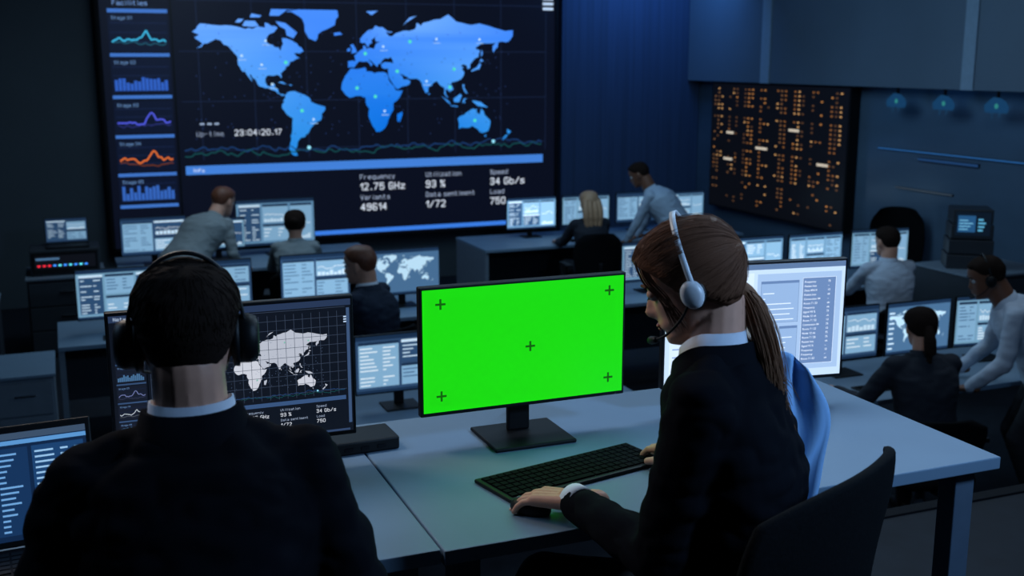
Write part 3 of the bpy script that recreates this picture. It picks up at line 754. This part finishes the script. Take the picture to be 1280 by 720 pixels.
# ------------------------------------------------------------------ DESKS
def desk(label,x0,x1,y0,y1,zt,zf,group=None,style='panel',th=.03):
    cx,cy=(x0+x1)/2,(y0+y1)/2; w,d=(x1-x0)/2,(y1-y0)/2
    root=empty('desk',(cx,cy,zf),0,label,'desk',group); H=zt-zf
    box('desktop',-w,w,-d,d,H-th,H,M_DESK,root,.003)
    if style=='panel':
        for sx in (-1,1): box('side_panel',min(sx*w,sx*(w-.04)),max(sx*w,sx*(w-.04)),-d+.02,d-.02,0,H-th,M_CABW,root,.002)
        box('modesty_panel',-w+.04,w-.04,d-.08,d-.05,.15,H-th,M_CABD,root,.002)
    else:
        for sx in (-1,1):
            for sy in (-1,1):
                box('leg',sx*(w-.06)-.028,sx*(w-.06)+.028,sy*(d-.07)-.028,sy*(d-.07)+.028,0,H-th,M_DESKEDGE,root,.003)
            box('foot_rail',sx*(w-.06)-.022,sx*(w-.06)+.022,-d+.10,d-.10,H-th-.06,H-th,M_DESKEDGE,root,.002)
        box('cross_beam',-w+.09,w-.09,d-.09,d-.05,H-.14,H-th,M_DESKEDGE,root,.002)
        box('cable_tray',-w*.6,w*.6,d-.26,d-.12,H-.16,H-.10,M_DARK,root,.003)
    return root
desk('white laminate office desk with square metal legs',.619,1.985,1.87,2.66,.75,0,'front desks','leg')
desk('white laminate office desk beside the suited person with headphones',-.95,.615,1.88,2.70,.75,0,'front desks','leg')
desk('long pale workstation desk under the video wall',4.05,7.2,10.75,11.7,LD,LF,'lower workstations')
desk('pale workstation desk near the big screen with equipment',.45,2.95,10.65,11.75,LD,LF,'lower workstations')
desk('pale workstation desk carrying four monitors',-.10,3.0,8.12,8.95,LD,LF,'lower workstations')
desk('pale workstation desk behind the green-screen monitor',.9,3.1,5.55,6.35,LD,LF,'lower workstations')
desk('pale workstation desk with a row of monitors by the wall',5.2,7.2,7.75,8.5,LD,LF,'lower workstations')
desk('pale workstation desk where two people work together',3.75,6.4,5.02,5.8,LD,LF,'lower workstations','leg')
desk('pale workstation desk with a single monitor',3.75,5.1,7.9,8.7,LD,LF,'lower workstations')

def cabinet(label,x0,x1,y0,y1,z0,z1,n,m,group=None,doors=False):
    cx,cy=(x0+x1)/2,(y0+y1)/2;w,d=(x1-x0)/2,(y1-y0)/2
    root=empty('drawer_cabinet',(cx,cy,z0),0,label,'cabinet',group);H=z1-z0
    box('body',-w,w,-d+.02,d,0,H-.02,m,root,.003); box('worktop',-w-.01,w+.01,-d-.01,d+.01,H-.02,H,M_DESK if m!=M_CABD else M_CABW,root,.003)
    for i in range(n):
        a=.04+(H-.08)*i/n;b=.04+(H-.08)*(i+1)/n-.012
        dr=box('drawer',-w+.012,w-.012,-d,-d+.02,a,b,m,root,.003)
        box('handle',-.06,.06,-d-.016,-d-.001,(a+b)/2+.02,(a+b)/2+.03,M_CHROME,dr,.002)
    return root
cabinet('white three-drawer office cabinet with a pale top',-.95,-.52,7.45,8.05,LF,LD,3,M_CABW,'white drawer cabinets')
cabinet('white three-drawer office cabinet with a pale top',-.48,-.13,7.45,8.05,LF,LD,3,M_CABW,'white drawer cabinets')
cabinet('dark grey drawer cabinet',-1.15,-.55,9.7,10.3,LF,LD,3,M_CABD,'dark drawer cabinets')
cabinet('dark grey drawer cabinet beside the aisle',-.35,.32,10.85,11.5,LF,LD,3,M_CABD,'dark drawer cabinets')
cabinet('dark equipment cabinet against the grey side wall',6.9,7.75,6.95,7.65,LF,-.10,2,M_CABD,'dark drawer cabinets')
sv=empty('server_unit',(-.01,11.15,LD),0,'black rack equipment box with red and blue indicator lights','electronics')
box('housing',-.30,.30,-.2,.2,0,.24,M_CABD,sv,.006)
box('front_panel',-.28,.28,-.215,-.2,.02,.22,M_BLACK,sv,.003)
g=G(.001); g.rect(-.26,.07,.26,.19,(8,10,16),0)
for i in range(10): g.rect(-.24+i*.045,.09,-.215+i*.045,.105,(230,40,60) if i<3 else (60,140,250) if i%2 else (90,220,240),1)
g.rect(-.25,.15,-.05,.17,(60,90,120),1); g.obj('indicator_panel',sv,(0,-.216,0),1.5)
# ------------------------------------------------------------------ BACKGROUND MONITORS
def ui(w,h,seed,style): return lambda g:work_ui(g,w,h,-w/2,0,seed,style)
MG='workstation monitors'
def bmon(label,x,y,w,h,seed,style,zd=LD,yaw=0,gain=1.0,low=.1): return monitor(label,(x,y),yaw,w,h,zd,ui(w,h,seed,style),MG,gain=gain,low=low)
L1='black-framed office monitor showing a pale blue data interface'
L2='black-framed office monitor showing a small world map'
bmon(L1,4.84,11.40,.58,.34,1,0,gain=1.7); bmon(L1,5.52,11.42,.58,.34,2,2); bmon(L1,6.80,11.40,.50,.32,3,0); bmon(L1,6.19,11.42,.56,.34,33,3)
monitor('large black-framed monitor with tables of pale blue text',(2.0,11.35),0,.78,.46,LD,ui(.78,.46,4,0),MG,low=.1,gain=.9)
bmon(L1,.80,11.2,.60,.36,5,3); bmon(L1,1.42,11.3,.5,.30,6,2)
bmon(L1,.35,8.50,.60,.36,7,2); bmon(L1,1.02,8.55,.56,.36,8,3); bmon(L1,1.80,8.56,.54,.36,9,3,gain=1.2); bmon(L2,2.50,8.52,.60,.36,10,1,gain=1.15)
bmon(L1,1.72,5.95,.52,.33,11,3,gain=1.0); bmon(L1,2.6,5.95,.52,.33,12,2)
bmon(L1,4.62,8.28,.54,.33,13,2)
bmon(L1,5.58,8.14,.56,.33,14,0,gain=1.4); bmon(L1,6.20,8.12,.56,.33,15,0,gain=1.3); bmon(L1,6.86,8.06,.58,.34,16,2,yaw=-6)
bmon(L1,4.50,5.55,.50,.33,17,3); bmon(L2,5.06,5.53,.50,.33,18,1,gain=1.3); bmon(L1,5.62,5.50,.50,.33,19,2,yaw=-8)
laptop('small open laptop on top of the rack equipment',(.02,11.2),0,LD+.24,.38,.22,.24,lambda g:work_ui(g,.36,.22,-.18,0,21,3),100,.8)
eq=empty('equipment_stack',(7.20,7.35,-.10),math.radians(-35),'stacked test equipment with a small glowing blue screen','electronics')
for k in range(4): box('unit_housing',-.19+.010*k,.19-.010*k,-.16,.16,.13*k,.13*k+.12,M_CABD,eq,.006)
g=G(.001); g.rect(-.14,.29,.14,.49,(10,22,36),0)
g.rect(-.12,.32,.02,.46,(36,84,128),1); 
for k in range(4): g.rect(.04,.33+.03*k,.08+.01*(k%3),.345+.03*k,(90,170,210),1); g.rect(-.11,.34+.025*k,-.04+.02*(k%3),.348+.025*k,(120,190,225),2)
g.obj('readout',eq,(0,-.162,0),1.0)
for i,(x,y) in enumerate(((5.3,10.98),(2.1,10.9),(1.85,8.27),(.4,8.28),(6.3,7.92),(4.55,5.22),(6.2,11.0))):
    keyboard('slim dark keyboard on the workstation desk',(x,y),0,LD,.40,.13,True,'workstation keyboards')

# ------------------------------------------------------------------ FOREGROUND ITEMS
def green_ui(g):
    w,h=.518,.294
    g.rect(-w/2,0,w/2,h,(26,222,10),1)
    for u,v in ((.085,.88),(.925,.88),(.52,.47),(.085,.13),(.925,.13)):
        x=-w/2+u*w;y=v*h
        g.rect(x-.0125,y-.0026,x+.0125,y+.0026,(16,96,10),2); g.rect(x-.0026,y-.0125,x+.0026,y+.0125,(16,96,10),2)
monitor('thin black desktop monitor with bright green screen and crosses',(1.006,2.40),0,.518,.294,.75,green_ui,big=True,low=.095)
def left_ui(g):
    w,h=.505,.305
    g.rect(-w/2,0,w/2,h,(14,20,31),0)
    command_ui(g,w,h,-w/2,0.0,(56,68,88),(184,190,204),(204,208,220),(222,228,240),31,small=True)
    g.rect(-w/2,h-.014,w/2,h,(40,56,86),5); g.stext("Network",-w/2+.01,h-.0105,.010,(190,208,230),6,.08)
    g.rect(w/2-.010,.02,w/2-.003,h-.02,(60,84,120),5)
monitor('black desktop monitor with a grey world map dashboard',(.322,2.385),-1,.505,.305,.75,left_ui,low=.085,gain=1.0)
def right_ui(g):
    w,h=.50,.306
    g.rect(-w/2,0,w/2,h,(180,204,230),1)
    g.rect(-w/2,h-.014,w/2,h,(84,110,148),2); g.text("Monitor    View    Tools    Window",-w/2+.012,h-.011,.008,(225,236,248),3)
    g.rect(-w/2+.012,.018,-.01,h-.022,(196,216,240),2)
    g.rect(.0,.02,w/2-.01,h-.026,(150,178,214),2)
    g.rect(.128,.034,w/2-.026,h-.040,(96,124,168),3); g.frame(.128,.034,w/2-.026,h-.040,(210,226,246),.001,4)
    r=random.Random(4)
    for i in range(19):
        y=h-.054-i*.0115
        if y<.04: break
        g.text(r.choice(["Connection 04","Packet loss","Node 12 ok","Frequency","Route 7 / 22","Signal 93 %","Session open","Data 49614"]),.133,y,.0078,(232,241,252),5)
        g.text(r.choice(["ok","12","75","--","ok"]),.200,y,.0078,(232,241,252),5)
    for (a,b,c,d) in ((.010,.150,.118,h-.045),(.010,.045,.060,.140),(.066,.045,.118,.140)):
        g.rect(a,b,c,d,(134,164,204),3); g.frame(a,b,c,d,(92,120,164),.001,4); g.rect(a,d-.007,c,d,(92,120,164),4)
        for i in range(int((d-b-.016)/.014)): g.rect(a+.006,b+.007+.014*i,a+.012+(c-a-.02)*r.random(),b+.0095+.014*i,(205,222,244),5)
    for i in range(12): g.rect(-w/2+.02,.03+.021*i,-w/2+.05+.08*r.random(),.0335+.021*i,(126,152,192),3)
    g.frame(-.10,.05,-.03,h-.06,(130,158,198),.001,3)
    for i in range(6): g.rect(-.094,.07+.03*i,-.05+.01*r.random(),.073+.03*i,(130,158,198),3)
monitor('thin black desktop monitor with a pale blue window interface',(1.645,2.385),-8,.50,.306,.75,right_ui,low=.085,gain=1.35)
def lap_ui(g):
    w,h=.325,.2
    g.rect(-w/2,0,w/2,h,(16,38,70),1); g.rect(-w/2,h-.012,w/2,h,(60,80,105),2); g.rect(-w/2,h-.022,w/2,h-.014,(90,150,210),2)
    r=random.Random(8)
    g.rect(0.065,.010,w/2-.006,h-.028,(28,66,112),2)
    for i in range(15): g.rect(.070,.016+i*.0102,.085+.02*r.random(),.0195+i*.0102,(150,195,235),3); g.rect(.115,.016+i*.0102,.125+.012*r.random(),.0195+i*.0102,(150,195,235),3); g.rect(.140,.016+i*.0102,.148+.006*r.random(),.0195+i*.0102,(110,165,215),3)
    g.rect(-.156,.010,.058,h-.028,(22,52,92),2)
    for c in range(4):
        for i in range(15): g.rect(-.150+.052*c,.016+i*.0102,-.140+.052*c+.03*r.random(),.0195+i*.0102,(110,165,220),3)
laptop('open dark laptop with blue tables beside the suited person',(-.150,2.145),4,.75,.345,.23,.225,lap_ui,104,1.0)
keyboard('slim black keyboard in front of the green-screen monitor',(1.015,2.15),12,.75,.43,.145)
ms=empty('computer_mouse',(.842,1.985,.75),math.radians(38),'small black mouse under the resting hand','mouse')
R=[]
for z,s in ((0,.95),(.006,1.0),(.016,.98),(.024,.8),(.028,.5)):
    R.append([(.027*s*math.cos(2*math.pi*j/24),.046*s*math.sin(2*math.pi*j/24)-.004*(z/.03),z) for j in range(24)])
Acc().rings(R).obj('shell',M_BLACK,ms,True); Acc().cyl((-.004,.026,.021),(.004,.026,.021),.007,seg=12).obj('scroll_wheel',M_GREY,ms,True)
dk=empty('docking_station',(.615,2.50,.75),math.radians(2),'small black docking box next to the map monitor','electronics')
box('housing',-.085,.085,-.055,.055,0,.032,M_BLACK,dk,.005)
for i in range(3): box('port',-.05+i*.04,-.03+i*.04,-.057,-.054,.01,.018,M_DARK,dk,0)
def cable(pts,label,r=.0032):
    a=Acc().tube(spline(pts,8),r,8); o=a.obj('cable',M_BLACK,None,True); o['label']=label; o['category']='cable'
cable([(1.0,2.47,.87),(1.02,2.55,.80),(1.05,2.62,.756),(1.12,2.655,.755)],'black power cable running down behind the green-screen monitor')
cable([(.33,2.45,.86),(.40,2.52,.78),(.47,2.53,.756),(.535,2.51,.765)],'black cable between the map monitor and the dock')

# ------------------------------------------------------------------ PEOPLE
M_SUIT=mat('suit_black',(15,17,23),.95,var=.2,scale=6,bump=.2,spec=.06)
M_SUITB=mat('suit_navy',(30,40,58),.8,var=.2,scale=6,bump=.2,spec=.25)
M_PANT=mat('trousers_dark',(22,25,32),.85,var=.15,scale=7,bump=.2)
M_HAIRD=mat('hair_dark',(38,29,25),.85,var=.2,scale=60,stretch=(4,4,1),spec=.06)
M_HAIRB=mat('hair_brown',(104,70,53),.6,var=.10,scale=8,spec=.10)
M_HAIRP=mat('hair_brown_tail',(142,102,78),.6,var=.15,scale=12,spec=.12)
M_HAIRR=mat('hair_auburn',(112,66,46),.5,var=.4,scale=50,bump=.2,stretch=(4,4,1))
M_HAIRY=mat('hair_blonde',(180,142,110),.5,var=.3,scale=50,bump=.2,stretch=(4,4,.8))
M_TOPG=mat('shirt_greygreen',(132,142,146),.85,var=.04,scale=8)
M_TOPB=mat('shirt_paleblue',(172,190,210),.85,var=.04,scale=8)
M_TOPW=mat('shirt_pale_white',(186,198,214),.85,var=.04,scale=8)
M_TOPD=mat('top_dark',(26,32,44),.85,var=.06,scale=8)
pm,HMm=person('person in a black suit with headphones, seen from behind',(.155,1.62,0),-8,(0,0,.58),(.160,1.692,1.112),(.163,1.728,1.250),(-4,0,0),
   arms={'L':((-.09,1.70,.80),(-.0,2.0,.787)),'R':((.40,1.62,.80),(.34,1.96,.787))},top=M_SUIT,pants=M_PANT,hair=M_HAIRD,shirt=M_SHIRTW,vox=.008,sw=.160,wk=.98,world=True,fine=True,drop=.074,hs=.96,nk=1.0,coll=-.3)
headset('black over-ear headphones with microphone worn by the suited person',HMm,M_BLACK,M_BLACK,.035,.024,'L',.083,.006,.010,.128)
chair('black office chair carrying the suited person',(.155,1.62),-8,.455,.86,.46)
WP=(1.105,1.61,0); WYAW=48
pw,HMw=person('person in a black blazer with brown ponytail and white headset',WP,WYAW,(0,0,.62),(1.062,1.660,1.135),(1.035,1.705,1.272),(-22,6,0),
   arms={'L':((.925,1.60,.80),(.905,1.905,.795)),'R':((1.27,1.92,.86),(1.265,2.055,.80))},hdirs={'L':(-.60,.79,-.12),'R':(-.25,.95,-.15)},
   top=M_SUIT,pants=M_PANT,hair=M_HAIRB,shirt=M_SHIRTW,vox=.008,sw=.158,wk=.92,hs=.93,world=True,fine=True,style='tied',curl=24,coll=.3,lapel=0)
inv=(Matrix.Translation(WP)@Matrix.Rotation(math.radians(WYAW),4,'Z')).inverted()
a=Acc(); r=random.Random(9)
P0=[(1.080,1.672,1.268),(1.116,1.653,1.252),(1.137,1.634,1.195),(1.152,1.619,1.12),(1.152,1.609,1.06),(1.160,1.602,1.01)]
a.tube(spline([inv@Vector(p) for p in P0],8),[.012+.006*math.sin(math.pi*min(1,i/36)) for i in range(38)]+[.006,.003,.001],14)
for k in range(620):
    o=Vector((r.gauss(0,.0095),r.gauss(0,.0095),0)); e=Vector((r.gauss(0,.013),r.gauss(0,.013),r.gauss(0,.035)))
    pts=[]
    for i,p in enumerate(P0):
        t=i/5; q=Vector(p)+o*min(1,t*3)*(1.3-.5*t)+e*t*t*.9+Vector((.003*math.sin(i*1.3+k*.7),.003*math.cos(i*1.1+k*.7),0))*t; pts.append(inv@q)
    a.tube(spline(pts,5),[.0006]*25+[.0002],4)
a.obj('ponytail',M_HAIRP,pw,True)
a=Acc().cyl(inv@Vector((1.100,1.664,1.266)),inv@Vector((1.112,1.657,1.261)),.018,seg=20); a.obj('hair_tie',M_BLACK,pw,True)
M_WHP=mat('headset_white',(222,227,234),.35,var=.04)
headset('white call-centre headset with black microphone boom',HMw,M_WHP,M_WHP,.024,.012,'L',.091,.004,.0055,.134)
chair('black fabric office chair with a wide curved low back',(1.02,1.595),27,.495,1.02,.54,square=.3,curve=.06)
M_BLUEJ=mat('jacket_blue',(150,198,250),.75,var=.10,scale=7,stretch=(3,3,.6))
V=[];F=[];n=14;mz=26
for s in (0,1):
    for k in range(mz+1):
        t=k/mz
        wv=.040+.070*math.sin(math.pi*min(1,t*.75+.12))
        for i in range(n+1):
            u=i/n
            x=-.05+wv*u+.006*math.sin(t*9+u*5)
            y=(.018*math.sin(math.pi*u))+.008*math.sin(u*12+t*5)-.02*t
            z=1.115-.30*t-.03*(u*u)*(1-t)
            V.append((x,y+(.010 if s else 0),z))
m=(n+1)*(mz+1)
for k in range(mz):
    for i in range(n):
        q=k*(n+1)+i;F.append((q,q+1,q+n+2,q+n+1));F.append((m+q,m+q+n+1,m+q+n+2,m+q+1))
for i in range(n): F.append((i,m+i,m+i+1,i+1));q=mz*(n+1)+i;F.append((q,q+1,m+q+1,m+q))
for k in range(mz):
    q=k*(n+1);F.append((q,q+n+1,m+q+n+1,m+q));q+=n;F.append((q,m+q,m+q+n+1,q+n+1))
bj=mesh_obj('jacket',V,F,M_BLUEJ,None,True,loc=(1.275,1.69,0),rotz=math.radians(-16)); bj['label']='blue cloth jacket hanging over the office chair back'; bj['category']='jacket'

GRPC='workstation chairs'
person('person in a grey-green shirt bending over the workstation desk',(1.02,10.36,LF),-50,(0,-.05,.90),(0,.36,1.25),(0,.50,1.40),(-16,-5,0),arms={'L':(None,(-.20,.50,.79)),'R':(None,(.22,.48,.79))},top=M_TOPG,pants=M_PANT,hair=M_HAIRR,jacket=False,wk=1.28,hs=1.18,sw=.19)
person('seated person with dark tied hair in a grey top',(1.92,9.95,LF),-12,(0,0,.58),(0,.07,1.08),(0,.11,1.24),(-8,0,0),arms={'L':(None,(-.2,.5,.79)),'R':(None,(.2,.5,.79))},top=M_TOPG,pants=M_PANT,hair=M_HAIRD,jacket=False,style='bun',sw=.16,wk=1.05,hs=1.1)
chair('dark office chair at the workstation desk',(1.92,9.95),-12,.455,.88,.46,None,GRPC,LF)
person('seated person in a navy suit looking sideways across the desk',(2.02,7.60,LF),46,(0,0,.60),(0,.06,1.10),(0,.12,1.27),(-6,10,0),arms={'L':(None,(-.15,.42,.70)),'R':(None,(.15,.46,.79))},top=M_SUITB,pants=M_PANT,hair=M_HAIRR,shirt=M_SHIRTW,wk=1.28,sw=.205,hs=1.2,coll=.2,lapel=0)
chair('dark office chair carrying the person in the navy suit',(2.02,7.60),35,.46,.86,.50,None,GRPC,LF)
person('seated person with long blonde hair in a dark top',(5.04,10.28,LF),-6,(0,0,.58),(0,.06,1.08),(0,.10,1.24),(-6,0,0),arms={'L':(None,(-.2,.5,.79)),'R':(None,(.2,.5,.79))},top=M_TOPD,pants=M_PANT,hair=M_HAIRY,jacket=False,style='long',sw=.16,wk=1.0,hs=1.1)
chair('black office chair carrying the blonde person',(5.04,10.28),-6,.455,.98,.50,M_CHAIR,GRPC,LF)
person('person in a pale blue shirt leaning over a colleague\'s desk',(6.02,10.28,LF),50,(0,-.05,.92),(0,.27,1.33),(0,.40,1.50),(-24,4,0),arms={'L':(None,(-.12,.50,.79)),'R':(None,(.28,.46,.79))},top=M_TOPB,pants=M_PANT,hair=M_HAIRD,skin=M_SKIN2,jacket=False,wk=1.28,sw=.19,hs=1.12)
person('seated person in a pale shirt facing a row of monitors',(6.20,7.12,LF),-8,(0,0,.58),(0,.06,1.08),(0,.10,1.245),(-4,12,0),arms={'L':(None,(-.2,.5,.79)),'R':(None,(.22,.5,.79))},top=M_TOPW,pants=M_PANT,hair=M_HAIRD,jacket=False,wk=1.15,sw=.185,hs=1.08)
chair('black office chair carrying the person in the pale shirt',(6.20,7.12),-8,.455,.78,.46,None,GRPC,LF)
person('seated person in a dark top working at two monitors',(4.40,4.70,LF),-14,(0,0,.58),(0,.08,1.07),(0,.13,1.225),(-10,-4,0),arms={'L':(None,(-.36,.40,.79)),'R':(None,(.16,.48,.79))},top=M_TOPD,pants=M_PANT,hair=M_HAIRD,jacket=False,style='low',sw=.168,wk=1.05)
chair('black office chair carrying the dark-haired person',(4.40,4.70),-14,.455,.80,.50,None,GRPC,LF)
pg,HMg=person('standing person in a white shirt and headset leaning forward',(5.34,4.78,LF),54,(0,-.05,.90),(0,.24,1.29),(0,.36,1.44),(-18,4,0),arms={'L':(None,(-.18,.44,.80)),'R':(None,(.24,.44,.80))},top=M_TOPW,pants=M_PANT,hair=M_HAIRD,skin=M_SKIN2,jacket=False,wk=1.3,sw=.195,hs=1.08)
headset('thin black headset worn by the person in the white shirt',HMg,M_BLACK,M_BLACK,.028,.014,'L',.084,.006,.006,.130)
chair('empty black office chair standing near the side wall',(7.58,8.62),150,.52,1.26,.52,None,GRPC,LF)
chair('empty black office chair behind the front desk row',(1.25,5.05),20,.46,.95,.48,None,GRPC,LF)

# ------------------------------------------------------------------ LIGHTS
def area(loc,rot,size,energy,col,sy=None,target=None):
    l=bpy.data.lights.new('unseen_light','AREA'); l.energy=energy; l.color=col; l.size=size
    if sy: l.shape='RECTANGLE'; l.size_y=sy
    o=bpy.data.objects.new('unseen_light',l); COL.objects.link(o); o.location=loc
    if target is not None: o.rotation_euler=(Vector(target)-Vector(loc)).to_track_quat('-Z','Y').to_euler()
    else: o.rotation_euler=[math.radians(a) for a in rot]
    return o
area((1.6,3.0,3.0),(-8,0,0),1.2,16,(.52,.76,1.0),.6)
area((2.7,3.0,2.5),None,.4,12,(.54,.76,1.0),target=(1.15,1.65,1.2))  # added unseen lamp, rim light for the brown hair
area((.0,2.9,2.0),None,.35,8,(1.0,.86,.76),target=(1.02,1.72,1.25))  # added unseen lamp, warm fill on the ponytailed person's face
area((2.3,.3,2.3),None,.3,34,(.34,.60,1.0),target=(1.32,1.74,.98))  # added unseen lamp from the camera side, brightens the blue jacket
area((-1.3,2.9,2.6),None,.4,9,(.36,.62,1.0),target=(.15,1.68,1.2))  # added unseen lamp, blue rim on the suited person's shoulders and hair
area((3.0,8.5,3.2),(0,0,0),5,54,(.44,.73,1.0),3)
area((5.2,5.2,3.1),(0,0,0),1.5,22,(.60,.80,1.0))
area((6.9,12.1,3.1),(40,0,0),1.2,22,(.12,.38,1.0),.4)
area((4.6,8.6,3.1),None,2.0,28,(.36,.68,1.0),target=(8,8.6,.9))  # added unseen lamp, brightens the right wall
area((1.4,10.0,3.1),(0,0,0),1.5,24,(.62,.82,1.0))
w=bpy.data.worlds.new('world'); scn.world=w; w.use_nodes=True
w.node_tree.nodes['Background'].inputs['Color'].default_value=(.008,.016,.030,1); w.node_tree.nodes['Background'].inputs['Strength'].default_value=1.0

cam=bpy.data.cameras.new('camera'); co=bpy.data.objects.new('camera',cam); COL.objects.link(co)
cam.lens=39.375; cam.sensor_width=36; cam.clip_end=100; cam.clip_start=.05
co.location=(0,0,1.66); co.rotation_euler=(math.radians(90-11.6),0,math.radians(-22))
cam.dof.use_dof=True; cam.dof.focus_distance=2.5; cam.dof.aperture_fstop=5.0
scn.camera=co
